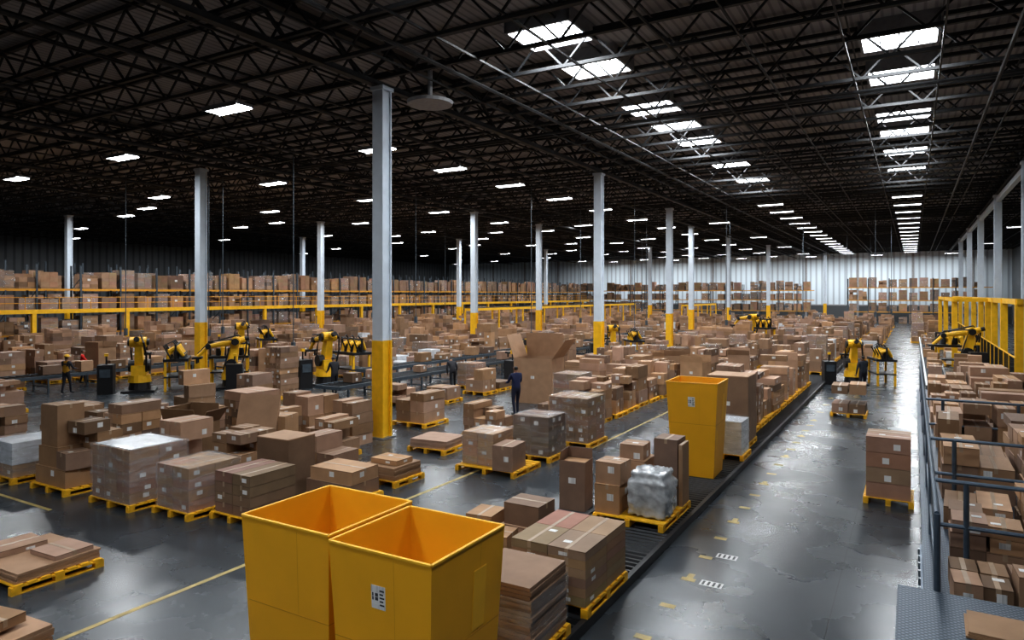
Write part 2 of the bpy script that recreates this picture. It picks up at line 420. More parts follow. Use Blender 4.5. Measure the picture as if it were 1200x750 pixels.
for y in (-5, 2, 12, 23, 26.9, 33, 36.5, 41.3, 47.5): skylight(-.35, y, 310)  # first one likewise added out of view, lighting faces turned to the camera
for y in range(53, 124, 5): hibay(-9.1, y, 280, 11.1); hibay(-.35, y, 230, 11.1)
for y in (-4, 15.4, 23, 28.5, 34.5, 41, 48, 56, 64, 72, 81, 90, 100, 110, 121): hibay(-20.5, y, 400)  # first lamp is an unseen addition behind the camera
for y in (18.3, 27, 35, 43, 52, 61, 70, 80, 90, 100, 111, 121): hibay(-32, y, 400)
for y in (18.7, 27, 36, 46, 56, 66, 78, 90, 102, 121): hibay(-43, y, 450)
for y in (12, 22, 32, 43, 54, 66, 78, 92, 106, 121): hibay(-55.5, y, 480)
for y in (58, 76, 94, 112): hibay(-26.5, y, 160); hibay(-15, y+4, 160); hibay(-37.4, y+2, 160)
for y in (30, 42, 58, 74, 96): hibay(-49.3, y, 220)
for y in (20, 36, 52, 70, 90, 112): hibay(-70, y, 320); hibay(-83, y+6, 260)
for y in (44, 60, 80, 104): hibay(8.6, y, 220)
for x in (-50, -38, -26, -14.8, -5, 5): hibay(x, 123.5, 340, 10.8)  # extra wash row, added to brighten the back wall
fx.obj('light_fixture_housings')

# ------------------------------------------------------------------ floor markings
mb = MB()
mb.box(-9.58, 14, 0, .09, 32, .004, 'marker'); mb.box(-8.1, 26, 0, .07, 16, .004, 'marker')
mb.box(-18.6, 30, 0, .1, 60, .004, 'marker')
mb.box(-17, 7.4, 0, 3.0, .08, .004, 'marker')
mb.obj('floor_line_marking')
mb = MB()
y = 6.5; k = 0
while y < 60:
    mb.box(-3.06, y, 0, .22, .12, .004, 'marker', rot=0)
    if k % 3 == 1: mb.box(-3.06, y+.15, 0, .10, .18, .004, 'marker')
    y += 1.05 if y < 26 else 2.0; k += 1
mb.obj('yellow_floor_markers')
mb = MB()
for (x, y) in ((-2.75, 8.0), (-2.7, 10.7), (-2.75, 11.95), (-2.2, 7.2)):
    mb.box(x, y, 0, .34, .2, .004, 'label')
    for q in range(4): mb.box(x-.12+q*.08, y, .004, .035, .15, .001, 'print')
mb.obj('floor_stickers')

# ------------------------------------------------------------------ roller conveyors
def conveyor(name, xc, w, y0, y1, top, rs=.16, legs=False, rail='black'):
    mb = MB(); rr = min(.05, top*.4)
    for s in (-1, 1):
        mb.box(xc+s*(w/2-.04), (y0+y1)/2, max(0, top-.14), .08, y1-y0, .145, rail)
    if not legs: mb.box(xc, (y0+y1)/2, 0, w-.16, y1-y0, .02, 'black')
    y = y0+.1
    while y < y1-.1:
        mb.tube([(xc-w/2+.07, y, top-rr), (xc+w/2-.07, y, top-rr)], rr, 'roller', 6); y += rs
    for y in ((y0+.02), (y1-.02)): mb.box(xc, y, max(0, top-.14), w, .05, .14, rail)
    if legs:
        y = y0+.5
        while y < y1:
            for s in (-1, 1): mb.box(xc+s*(w/2-.04), y, 0, .07, .07, top-.13, rail)
            mb.box(xc, y, .25, w, .05, .05, rail); y += 2.4
        y = y0+1.5
        while y < y1-1.5:
            if R.random() < .45: carton(mb, xc+R.uniform(-.1, .1), y, top, R.uniform(.4, .65), R.uniform(.5, .8), R.uniform(.25, .5), R.uniform(-.2, .2), 1)
            y += 1.5
    mb.obj(name)
conveyor('floor_roller_conveyor', -4.68, 1.86, 6.45, 100, .15)
conveyor('roller_conveyor', -20.4, 1.4, 20, 75, .8, .3, True, 'rackup')
conveyor('roller_conveyor', -22.1, 1.0, 24, 60, 1.0, .3, True, 'rackup')
conveyor('roller_conveyor', -34.6, 1.4, 6, 80, .8, .3, True, 'rackup')
conveyor('roller_conveyor', .9, .9, 33, 70, .75, .25, True, 'steel')

# ------------------------------------------------------------------ big yellow bins
def bin_(x, y, z, top, bot, h, rot=0.0, seams=True, lab=True, patch=True):
    mb = MB(); mb.M = Matrix.Translation((x, y, z)) @ Matrix.Rotation(rot, 4, 'Z')
    a, b_ = top/2, bot/2; t = .025
    def ring(s, z): return [(-s, -s, z), (s, -s, z), (s, s, z), (-s, s, z)]
    pts = ring(b_, 0)+ring(a, h)+ring(a-t, h)+ring(b_-t, .04)
    F = [(3, 2, 1, 0)]
    for i in range(4):
        j = (i+1) % 4
        F += [(i, j, 4+j, 4+i), (4+i, 4+j, 8+j, 8+i), (8+i, 8+j, 12+j, 12+i)]
    F.append((12, 13, 14, 15)); mb.poly(pts, F, 'bin')
    rr = ring(a-.006, h-.002)
    for i in range(4): mb.bar(Vector(rr[i]), Vector(rr[(i+1) % 4]), .030, 'bin2', .020)
    def onface(side, u, v, off):
        s = b_+(a-b_)*v+off; w = (b_+(a-b_)*v)*u
        return {'f': (w, -s, v*h), 'r': (s, w, v*h), 'b': (-w, s, v*h), 'l': (-s, -w, v*h)}[side]
    def patchq(side, u0, u1, v0, v1, mat, th=.006):
        b4 = [onface(side, u, v, 0) for (u, v) in ((u0, v0), (u1, v0), (u1, v1), (u0, v1))]
        t4 = [onface(side, u, v, th) for (u, v) in ((u0, v0), (u1, v0), (u1, v1), (u0, v1))]
        mb.hexa(b4, t4, mat)
    if seams:
        for sd in 'frlb':
            patchq(sd, -1, 1, .560, .564, 'bind', .002)
            patchq(sd, .30, .304, .564, .98, 'bind', .001)
    if patch:
        patchq('r', .12, .48, .58, .86, 'bin2', .006); patchq('r', -.75, -.6, .3, .5, 'bin2', .005)
    if lab:
        patchq('f', -.15, .13, .745, .85, 'label', .003)
        for i in range(4):
            for k in range(4):
                if (i*3+k*5+i*k) % 3: patchq('f', -.13+i*.03, -.105+i*.03, .765+k*.018, .780+k*.018, 'print', .005)
        for k in range(5): patchq('f', .02, .11-.02*(k % 2), .762+k*.016, .769+k*.016, 'print', .005)
    return mb.obj('yellow_bulk_bin')
bin_(-5.66, 5.58, 0, 1.31, 1.12, 2.1, 0.0, patch=False, lab=False)
bin_(-4.29, 5.46, 0, 1.25, 1.05, 2.1, 0.0)
bin_(-4.56, 16.75, .15, 1.22, .98, 2.25, 0.03)
occ(-5.66, 5.58, .9); occ(-4.29, 5.46, .9); occ(-4.6, 16.9, .8)

# ------------------------------------------------------------------ foreground pallets
def load(name, x, y, z, w, d, fn, rot=0.0, pal=True):
    mb = MB(); h0 = pallet(mb, x, y, z, w, d, rot=rot) if pal else 0
    fn(mb, z+h0); mb.obj(name); occ(x, y, max(w, d)*.55)
Z = .15
def f1(mb, z):
    for i in range(2):
        for j in range(2):
            xx, yy = -4.36+(-.29+.58*i), 9.12+(-.37+.74*j)
            for l in range(6): carton(mb, xx, yy, z+l*.125, .57, .73, .12, 0, 1 if l < 5 else 2, tuple(c*R.uniform(.68, .9) for c in CT))
load('pallet_of_flat_cartons', -4.36, 9.12, Z, 1.22, 1.5, f1)
def f2(mb, z):
    flats(mb, -4.28, 7.4, z, .92, .98, .82, .02, .05)
    film(mb, -4.28, 7.4, z+.05, .95, 1.01, .6, .02, False)
load('pallet_of_flattened_boxes', -4.28, 7.4, Z, 1.0, 1.05, f2)
def f3(mb, z):
    carton(mb, -5.95, 10.75, z, .75, .75, .42, -.05, 2); carton(mb, -5.95, 10.75, z+.42, .7, .62, .38, 0, 2)
    carton(mb, -6.62, 10.35, z, .5, .6, .62, .1, 2); carton(mb, -6.1, 9.85, z, .6, .52, .5, .15, 2); carton(mb, -6.75, 9.65, z, .55, .5, .35, -.1, 2)
load('pallet_of_boxes', -6.3, 10.3, 0.0, 1.4, 1.5, f3, pal=False)
def f4(mb, z):
    carton(mb, -5.08, 12.5, z, .5, .55, .55, .03, 2); carton(mb, -5.06, 12.52, z+.55, .52, .5, .42, -.04, 2)
    carton(mb, -4.95, 13.5, z, .62, .7, .85, 0, 2); carton(mb, -4.95, 13.45, z+.85, .5, .5, .3, .05, 2)
    carton(mb, -4.28, 13.65, z, .48, .56, 1.3, 0, 2); carton(mb, -3.98, 13.6, z, .08, .5, 1.22, .03, 1)
load('pallet_of_mixed_boxes', -4.62, 13.0, Z, 1.4, 1.8, f4)
def bag(name, x, y, z, sx, sy, sz, seed=0):
    import bmesh
    bm = bmesh.new(); bmesh.ops.create_cube(bm, size=2)
    bmesh.ops.subdivide_edges(bm, edges=bm.edges, cuts=18, use_grid_fill=True)
    for v in bm.verts:
        p = v.co.copy(); q = p.normalized()*1.25
        p = p.lerp(q, .22)
        nn = noise.noise(p*2.2+Vector((seed, 0, 0)))*.08+abs(noise.noise(p*5.5+Vector((0, seed, 0))))*.10+abs(noise.noise(p*11+Vector((0, seed, 3))))*.04
        p = p*(1-.06+nn)
        if p.z > .6: p.x *= .88; p.y *= .88
        v.co = Vector((p.x*sx/2, p.y*sy/2, max(-1, p.z)*sz/2+sz/2))
    me = bpy.data.meshes.new(name); bm.to_mesh(me); bm.free()
    me.materials.append(M['bagm'])
    me.polygons.foreach_set('use_smooth', [True]*len(me.polygons))
    ob = bpy.data.objects.new(name, me); sc.collection.objects.link(ob); ob.location = (x, y, z); return ob
bag('plastic_wrapped_bundle', -4.32, 12.68, Z+.146, .78, .76, .86, 3)
def f5(mb, z):
    cartons(mb, -4.35, 18.85, z, .95, .9, .8, 0, 1, True, 2, 1); mb.box(-4.35, 18.85, z, .98, .93, .86, 'wrapwhite')
    film(mb, -4.35, 18.85, z, 1.0, .95, .9)
load('white_wrapped_pallet', -4.35, 18.85, Z, 1.1, 1.0, f5)
def f6(mb, z):
    open_box(mb, -4.6, 20.6, z, 1.15, 1.15, 1.85, 0, .35, (None, None, None, None)); mb.box(-4.6, 20.6, z+1.85, 1.16, 1.16, .02, 'card', CT)
load('tall_bulk_carton', -4.6, 20.6, Z, 1.2, 1.2, f6)
mb = MB(); open_box(mb, -6.15, 13.15, 0, .56, .5, 1.02, .1, .2, (None, None, 1.5, 1.4)); mb.box(-6.15, 13.15, .97, .5, .45, .02, 'card', tint(), .1); mb.obj('tall_cardboard_box'); occ(-6.15, 13.15, .4)
def f7(mb, z):
    cartons(mb, -9.6, 15.1, z, .95, 1.0, .82, 0, 1, True, 2, 2, .2); film(mb, -9.6, 15.1, z, .98, 1.03, .84)
    carton(mb, -8.75, 14.75, z, .55, .8, .62, .1, 2)
load('wrapped_pallet_of_boxes', -9.25, 15.05, 0, 1.75, 1.4, f7)
def f8(mb, z):
    cartons(mb, -8.95, 16.75, z, 1.1, 1.05, 1.05, 0, 1, True, 2, 2, .26); film(mb, -8.95, 16.75, z, 1.13, 1.08, 1.07)
load('wrapped_pallet_of_boxes', -8.95, 16.75, 0, 1.25, 1.2, f8)
def f9(mb, z):
    cartons(mb, -8.8, 18.9, z, 1.25, 1.25, 1.3, 0, 1, True, 3, 2, .26); film(mb, -8.8, 18.9, z, 1.28, 1.28, 1.33)
load('wrapped_pallet_of_boxes', -8.8, 18.9, 0, 1.4, 1.4, f9)
def f10(mb, z): flats(mb, -11.9, 16.0, z, 1.2, 1.1, .25, .1, .06)
load('pallet_of_flattened_boxes', -11.9, 16.0, 0, 1.3, 1.2, f10)
def f11(mb, z): cartons(mb, -11.6, 18.3, z, 1.2, 1.1, 1.0, 0, 2, False)
load('pallet_of_boxes', -11.6, 18.3, 0, 1.3, 1.2, f11)
def f12(mb, z): cartons(mb, -10.25, 18.6, z, 1.0, 1.1, .6, 0, 2, False, 2, 1, .3)
load('pallet_of_boxes', -10.3, 18.7, 0, 1.2, 1.2, f12)
def f13(mb, z): cartons(mb, -16.3, 15.3, z, 1.15, 1.3, 1.35, 0, 2, False, 2, 2, .65)
load('pallet_of_boxes', -16.3, 15.3, 0, 1.4, 1.4, f13)
def f14(mb, z): cartons(mb, -14.6, 15.35, z, .8, .9, 1.3, 0, 2, False, 2, 1, .32)
load('pallet_of_boxes', -14.6, 15.35, 0, 1.0, 1.1, f14, pal=False)
def f15(mb, z): cartons(mb, -14.8, 18.9, z, 1.2, 1.2, 1.1, 0, 2, False, 2, 1, .36)
load('pallet_of_boxes', -14.8, 18.9, 0, 1.4, 1.4, f15)
def f16(mb, z): flats(mb, -10.9, 12.8, z, 1.0, 1.0, .3, 0, .06); carton(mb, -10.9, 12.8, z+.3, .8, .6, .12)
load('pallet_of_flattened_boxes', -10.9, 12.8, 0, 1.15, 1.1, f16)
def g1(mb, z):
    cartons(mb, -14.65, 8.8, z, 1.4, 1.3, 1.12, 0, 1, True, 3, 2, .22); film(mb, -14.65, 8.8, z, 1.44, 1.34, 1.15); mb.box(-14.65, 8.8, z+1.115, 1.3, 1.2, .02, 'wrapwhite')
load('wrapped_pallet_of_boxes', -14.65, 8.8, 0, 1.5, 1.4, g1)
def g2(mb, z):
    carton(mb, -17.0, 8.4, z, 1.3, .6, .4); carton(mb, -17.3, 9.0, z, .7, .6, .55); carton(mb, -16.6, 9.0, z, .6, .6, .5)
    carton(mb, -17.2, 8.45, z+.4, .75, .6, .45, .06); carton(mb, -16.55, 8.4, z+.4, .5, .55, .38, -.1)
    carton(mb, -17.25, 9.0, z+.55, .7, .6, .75); carton(mb, -16.6, 9.05, z+.5, .62, .6, .65, .05); carton(mb, -17.25, 8.5, z+.85, .66, .6, .95, .04); carton(mb, -16.6, 8.75, z+1.15, .6, .62, .28, .1)
load('pallet_of_boxes', -16.95, 8.7, 0, 1.5, 1.4, g2)
def g3(mb, z):
    cartons(mb, -12.95, 9.05, z, 1.05, 1.2, .88, 0, 1, True, 2, 2, .22); film(mb, -12.95, 9.05, z, 1.08, 1.23, .9)
load('wrapped_pallet_of_boxes', -12.95, 9.05, 0, 1.2, 1.35, g3)
def g4(mb, z): cartons(mb, -11.6, 9.4, z, 1.05, 1.15, .82, 0, 2, True, 2, 1, .2)
load('pallet_of_boxes', -11.6, 9.4, 0, 1.2, 1.3, g4)
def g5(mb, z): open_box(mb, -12.25, 10.75, z, .95, .8, 1.3, .05, .3, (None, None, None, None)); mb.box(-12.25, 10.75, z+1.3, .96, .81, .02, 'card', CT, .05)
load('large_carton', -12.25, 10.75, 0, 1, 1, g5, pal=False)
def g6(mb, z):
    carton(mb, -10.9, 11.15, z, 1.3, .9, .3); carton(mb, -10.85, 11.15, z+.3, 1.2, .85, .28, .03)
load('pallet_of_boxes', -10.85, 11.15, 0, 1.4, 1.0, g6)
def g7(mb, z): cartons(mb, -12.6, 12.45, z, 1.1, .9, .95, .03, 2, False, 2, 1, .45)
load('pallet_of_boxes', -12.6, 12.45, 0, 1.2, 1.0, g7)
def g8(mb, z):
    flats(mb, -12.35, 5.65, z, 1.5, 1.25, .16, .04, .04)
    carton(mb, -12.0, 5.9, z+.16, .7, .6, .07, .06, 2); carton(mb, -12.8, 5.5, z+.16, .6, .85, .1, -.05, 2)
load('pallet_of_flattened_boxes', -12.35, 5.65, 0, 1.6, 1.35, g8)
def g9(mb, z): flats(mb, -9.75, 3.9, z, 1.1, 1.0, .3, .1, .05); carton(mb, -9.75, 3.95, z+.3, .6, .5, .12, .2)
load('pallet_of_flattened_boxes', -9.75, 3.9, 0, 1.2, 1.1, g9)
def g10(mb, z):
    cartons(mb, -18.9, 8.5, z, 1.0, 1.1, .8, 0, 1, True, 2, 2, .2); mb.box(-18.9, 8.5, z+.3, 1.03, 1.13, .52, 'wrapwhite'); film(mb, -18.9, 8.5, z, 1.06, 1.16, .86)
load('white_wrapped_pallet', -18.9, 8.5, 0, 1.2, 1.25, g10)
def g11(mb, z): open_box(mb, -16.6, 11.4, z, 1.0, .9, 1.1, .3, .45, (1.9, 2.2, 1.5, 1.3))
load('open_carton', -16.6, 11.4, 0, 1, 1, g11, pal=False)
def g12(mb, z):
    old = mb.M; mb.M = Matrix.Translation((-14.75, 11.75, 0)) @ Matrix.Rotation(.35, 4, 'Z') @ Matrix.Rotation(-.28, 4, 'X')
    for k in range(3): mb.box(0, k*.03, .02, 1.15, .02, 1.9-k*.1, 'card', CT)
    mb.M = old; carton(mb, -14.75, 12.55, z, 1.0, .7, 1.3, .35)
load('leaning_cardboard_sheets', -14.7, 12.2, 0, 1.1, 1.1, g12, pal=False)
for (x, y, w, d, h) in ((-13.7, 10.75, 1.0, 1.0, 1.15), (-15.3, 10.35, .8, .9, 1.3), (-14.0, 13.9, 1.1, 1, 1.0), (-15.9, 13.6, 1, 1, 1.1), (-18.2, 10.6, 1.2, 1.1, 1.5), (-19.8, 10.3, 1.2, 1.1, 1.2), (-17.9, 12.4, 1.2, 1.1, 1.2), (-21, 8.6, 1.2, 1.1, 1.4), (-19.6, 12.3, 1.2, 1.1, 1.2), (-21.4, 10.8, 1.2, 1.2, 1.1), (-18.2, 14.6, 1.2, 1.2, 1.3)):
    load('pallet_of_boxes', x, y, 0, w+.1, d+.1, lambda mb, z: cartons(mb, x, y, z, w, d, h, R.uniform(-.06, .06), 2, False))
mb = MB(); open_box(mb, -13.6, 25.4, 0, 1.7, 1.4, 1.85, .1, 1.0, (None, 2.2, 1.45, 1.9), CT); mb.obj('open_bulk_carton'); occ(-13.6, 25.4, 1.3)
load('pallet_of_boxes', -2.05, 28.3, 0, 1.2, 1.2, lambda mb, z: cartons(mb, -2.05, 28.3, z, 1.1, 1.1, 1.05, 0, 1, False, 2, 1, .35))
load('pallet_of_boxes', -.46, 17.1, 0, .95, 1.1, lambda mb, z: cartons(mb, -.46, 17.1, z, .85, 1.0, 1.3, 0, 2, True, 1, 2, .32))

# ------------------------------------------------------------------ workers
def person(name, x, y, z, heading, shirt, pants, skin=(.25, .13, .08), hair=(.01, .008, .006), bend=0.0, arms='reach', helmet=None, stride=0.12, vest=None, sash=None):
    J = {'pel': (0, 0, .96, .135), 'spi': (0, .0, 1.14, .125), 'che': (0, .015, 1.34, .145), 'nec': (0, .01, 1.49, .06), 'hd0': (0, .03, 1.565, .075), 'hd1': (0, .03, 1.655, .092), 'hd2': (0, .02, 1.72, .062)}
    B = [('pel', 'spi', 's'), ('spi', 'che', 's'), ('che', 'nec', 's'), ('nec', 'hd0', 'k'), ('hd0', 'hd1', 'k'), ('hd1', 'hd2', 'h')]
    for s, t in ((-1, 'L'), (1, 'R')):
        if arms == 'reach': e, w = (s*.25, .12, 1.16), (s*.19, .38, 1.12)
        elif arms == 'down': e, w = (s*.25, -.03, 1.14), (s*.26, .08, .88)
        else: e, w = ((s*.26, .2, 1.2), (s*.15, .42, 1.02)) if s > 0 else ((s*.26, -.02, 1.14), (s*.25, .1, .9))
        J['sh'+t] = (s*.18, .0, 1.425, .07); J['el'+t] = e+(.048,); J['wr'+t] = w+(.032,)
        d = (Vector(w)-Vector(e)).normalized(); J['pa'+t] = tuple(Vector(w)+d*.07)+(.036,)
        J['hp'+t] = (s*.095, 0, .9, .10); J['kn'+t] = (s*.11, .05+s*stride*.5, .5, .06); J['an'+t] = (s*.12, s*stride, .09, .043); J['to'+t] = (s*.14, .17+s*stride, .045, .04)
        B += [('che', 'sh'+t, 's'), ('sh'+t, 'el'+t, 's'), ('el'+t, 'wr'+t, 's'), ('wr'+t, 'pa'+t, 'k'), ('pel', 'hp'+t, 'p'), ('hp'+t, 'kn'+t, 'p'), ('kn'+t, 'an'+t, 'p'), ('an'+t, 'to'+t, 'b')]
    if bend:
        rot = Matrix.Rotation(-bend, 3, 'X'); pv = Vector((0, 0, .96))
        for k in J:
            if k[:2] in ('sp', 'ch', 'ne', 'hd', 'sh', 'el', 'wr', 'pa') and k != 'pel':
                p = Vector(J[k][:3])-pv; rr = rot @ p; J[k] = tuple(rr+pv+Vector((0, -.1*bend, 0)))+(J[k][3],)
            if k == 'pel': J[k] = (0, -.1*bend, .96, .135)
    keys = list(J); me = bpy.data.meshes.new(name+'_sk')
    me.from_pydata([J[k][:3] for k in keys], [(keys.index(a), keys.index(b_)) for a, b_, _ in B], [])
    tmp = bpy.data.objects.new('tmp', me); sc.collection.objects.link(tmp)
    md = tmp.modifiers.new('s', 'SKIN')
    for i, k in enumerate(keys):
        sv = me.skin_vertices[0].data[i]; r = J[k][3]
        sv.radius = (r*1.15, r*.85) if k in ('pel', 'spi', 'che') else (r, r); sv.use_root = (k == 'pel')
    md.use_smooth_shade = True
    tmp.modifiers.new('u', 'SUBSURF').levels = 2
    dg = bpy.context.evaluated_depsgraph_get(); dg.update()
    em = bpy.data.meshes.new_from_object(tmp.evaluated_get(dg))
    bpy.data.objects.remove(tmp)
    mats = {'s': simple(name+'_shirt', shirt, .8), 'p': simple(name+'_trousers', pants, .8), 'k': simple(name+'_skin', skin, .5), 'h': simple(name+'_hair', hair, .6), 'b': simple(name+'_shoes', (.02, .02, .02), .5)}
    if vest: mats['v'] = simple(name+'_vest', vest, .6)
    order = list(mats); em.materials.clear()
    for k in order: em.materials.append(mats[k])
    segs = [(Vector(J[a][:3]), Vector(J[b_][:3]), t, a, b_) for a, b_, t in B]
    hc = Vector(J['hd1'][:3]); fwd = Vector((0, 1, 0)); up = Vector((0, 0, 1))
    if bend: fwd = Matrix.Rotation(-bend, 3, 'X') @ fwd; up = Matrix.Rotation(-bend, 3, 'X') @ up
    for p in em.polygons:
        c = p.center; best = 1e9; lab = 's'; seg = ('pel', 'spi')
        for a, b_, t, ka, kb in segs:
            ab = b_-a; u = max(0, min(1, (c-a).dot(ab)/ab.length_squared)); dd = (c-(a+ab*u)).length
            if dd < best: best = dd; lab = t; seg = (ka, kb)
        if lab == 'h' or (lab == 'k' and seg[1] in ('hd0', 'hd1')):
            q = c-hc; lab = 'h' if (q.dot(up) > .035 or q.dot(fwd) < -.02) and q.dot(up) > -.07 else 'k'
        if vest and lab == 's' and seg[0] in ('pel', 'spi', 'che') and seg[1] in ('spi', 'che', 'nec'): lab = 'v'
        p.material_index = order.index(lab); p.use_smooth = True
    em.name = name
    ob = bpy.data.objects.new(name, em); sc.collection.objects.link(ob)
    M['pk'] = mats['k']; M['ph'] = mats['h']; M['phel'] = M['yellow'] if helmet else mats['h']
    mb = MB(); sd = up.cross(fwd)
    def hp(a, f, u): return hc+sd*a+fwd*f+up*u
    mb.tube([hp(0, .075, .02), hp(0, .112, -.018), hp(0, .085, -.03)], [.010, .016, .010], 'pk', 6)
    for s in (-1, 1):
        mb.sphere(hp(s*.034, .085, .012), .011, 'label', 8, 5); mb.sphere(hp(s*.034, .094, .012), .006, 'ph', 6, 4)
        mb.tube([hp(s*.088, 0, .02), hp(s*.098, -.01, .0), hp(s*.088, 0, -.03)], [.01, .016, .008], 'pk', 6)
        mb.bar(hp(s*.018, .09, .032), hp(s*.052, .082, .032), .008, 'ph')
    mb.bar(hp(-.025, .086, -.05), hp(.025, .086, -.05), .008, 'red')
    for t in 'LR':
        w, pa = Vector(J['wr'+t][:3]), Vector(J['pa'+t][:3]); d = (pa-w).normalized()
        lat = d.cross(Vector((0, 0, 1))).normalized(); dn = d.cross(lat).normalized()
        if dn.z > 0: dn = -dn
        for q, L in ((-.027, .068), (-.009, .078), (.009, .072), (.027, .056)):
            b0 = pa+lat*q; mb.tube([b0, b0+d*L*.5+dn*.008, b0+d*L*.8+dn*.03, b0+d*L*.85+dn*.05], [.010, .009, .008, .006], 'pk', 6)
        s = 1 if t == 'L' else -1; s = -s if lat.x > 0 else s
        b0 = w+d*.035-lat*s*-.025; mb.tube([b0, b0+d*.03+lat*s*.035, b0+d*.065+lat*s*.04+dn*.015], [.012, .011, .008], 'pk', 6)
    if helmet:
        rotm = Matrix((sd, fwd, up)).transposed().to_4x4(); mb.M = Matrix.Translation(hc+up*.03) @ rotm
        mb.sphere((0, 0, 0), .118, 'phel', 16, 6, (1, 1.12, .95), 0, math.pi/2); mb.tube([(0, .02, -.004), (0, .02, .008)], [.145, .135], 'phel', 16); mb.M = None
    fh = mb.obj('face_and_hands', True, ob)
    ob.location = (x, y, z); ob.rotation_euler = (0, 0, heading)
    occ(x, y, .6)
    return ob
w1 = person('worker', -12.75, 22.0, 0, 1.0, (.010, .016, .06), (.01, .013, .035), arms='reach', hair=(.006, .005, .005))
w1.scale = (1.06, 1.06, 1.06)
person('worker', -35.9, 18.6, 0, -.6, (.65, .02, .015), (.02, .02, .03), arms='mix')
person('worker', -33.0, 16.4, 0, .4, (.03, .03, .04), (.02, .02, .03), arms='reach', helmet=True, vest=(.6, .3, .02))
person('worker', -18.6, 26.2, 0, .9, (.015, .015, .02), (.01, .01, .015), arms='reach', bend=.8)
person('worker', -1.95, 34.6, 0, .5, (.02, .025, .035), (.012, .012, .02), arms='mix')
person('worker', -22.3, 22.3, 0, 1.2, (.02, .02, .025), (.015, .015, .02), arms='reach', bend=.2)
occ(-11.9, 20.6, .9); occ(-12.9, 20.9, 1.0); occ(-27, 16.2, 1.5); occ(-24.5, 14, 1.2); occ(-30.5, 16, 1.5); occ(-32.2, 14, 1.0); occ(-33, 12, 1)

# ------------------------------------------------------------------ robot cells
def robot(x, y, z, rot=0.0, s=1.0, pose=0):
    mb = MB(); mb.M = Matrix.Translation((x, y, z)) @ Matrix.Rotation(rot, 4, 'Z') @ Matrix.Scale(s, 4)
    mb.box(0, 0, 0, 1.1, 1.1, .08, 'black'); mb.tube([(0, 0, .08), (0, 0, .35)], [.38, .34], 'black', 16)
    mb.tube([(0, 0, .35), (0, 0, .62)], [.40, .36], 'yellow', 16); mb.box(.0, -.02, .6, .5, .62, .38, 'yellow')
    mb.tube([(-.36, 0, .95), (.36, 0, .95)], .22, 'black', 12)
    sh = Vector((0, 0, .95)); el = Vector((0, -.35+pose*.5, 1.85)); wr = Vector((0, .75+pose*.3, 1.75-pose*.2)); tip = Vector((0, 1.15+pose*.3, 1.35-pose*.2))
    mb.hexa([sh+Vector(v) for v in ((-.15, -.2, 0), (.15, -.2, 0), (.15, .2, 0), (-.15, .2, 0))], [el+Vector(v) for v in ((-.11, -.14, 0), (.11, -.14, 0), (.11, .14, 0), (-.11, .14, 0))], 'yellow')
    mb.tube([el+Vector((-.27, 0, 0)), el+Vector((.27, 0, 0))], .19, 'yellow', 12); mb.tube([el+Vector((-.34, 0, 0)), el+Vector((-.27, 0, 0))], .14, 'black', 12); mb.tube([el+Vector((.27, 0, 0)), el+Vector((.36, 0, 0))], .12, 'black', 12)
    mb.tube([el+Vector((0, -.35, .1)), el, wr], [.12, .15, .085], 'yellow', 10)
    mb.tube([el+Vector((0, -.5, .14)), el+Vector((0, -.33, .1))], .09, 'black', 10)
    mb.tube([wr+Vector((-.12, 0, 0)), wr+Vector((.12, 0, 0))], .11, 'black', 10); mb.tube([wr, tip], [.08, .06], 'yellow', 8)
    mb.box(tip.x, tip.y, tip.z-.08, .5, .35, .08, 'black')
    for q in (-.2, .2): mb.tube([tip+Vector((q, 0, -.08)), tip+Vector((q, 0, -.25))], .04, 'black', 6)
    mb.tube([sh+Vector((.25, -.3, -.2)), sh+Vector((.28, -.5, .4)), el+Vector((.22, -.4, 0)), el+Vector((.1, -.1, .25)), wr+Vector((.1, 0, .15)), tip+Vector((.1, 0, .1))], .035, 'black', 6)
    mb.tube([sh+Vector((-.25, .3, -.2)), sh+Vector((-.3, .1, .5)), el+Vector((-.3, .1, .1)), wr+Vector((-.1, 0, .2))], .03, 'black', 6)
    mb.box(-1.05, -.2, 0, .5, .6, 1.05, 'black'); mb.box(-1.05, -.51, .6, .34, .02, .3, 'rackup'); mb.tube([(-1.05, -.2, 1.05), (-1.05, -.2, 1.35)], .03, 'black', 6); mb.box(-1.05, -.2, 1.35, .12, .12, .1, 'yellow')
    for (i, j) in ((.9, -.5), (.9, .9), (1.6, -.5), (1.6, .9)): mb.box(i, j, 0, .08, .08, 1.15, 'yellow')
    mb.box(1.25, .2, 1.1, .85, 1.55, .1, 'black'); mb.box(1.25, .2, .5, .8, 1.5, .06, 'black')
    for j in (-.45, 0, .45):
        mb.tube([(.98, j, 1.2), (1.05, j, 1.5), (1.3, j, 1.62), (1.5, j+.08, 1.3)], [.07, .09, .10, .06], 'yellow', 8)
        mb.tube([(1.25, j+.2, 1.2), (1.25, j+.2, 1.5)], .09, 'black', 8); mb.box(1.45, j+.2, 1.2, .2, .2, .2, 'rackup')
        mb.tube([(1.1, j-.1, 1.2), (.85, j-.15, 1.7), (1.15, j, 1.85), (1.4, j, 1.5)], .03, 'black', 6)
    mb.tube([(1.25, -.55, 1.68), (1.25, .95, 1.72)], .04, 'black', 8)
    for j in (-.55, .95): mb.box(1.25, j, 1.15, .07, .07, .6, 'black')
    mb.M = None; mb.obj('industrial_robot_arm'); occ(x, y, 1.9*s)
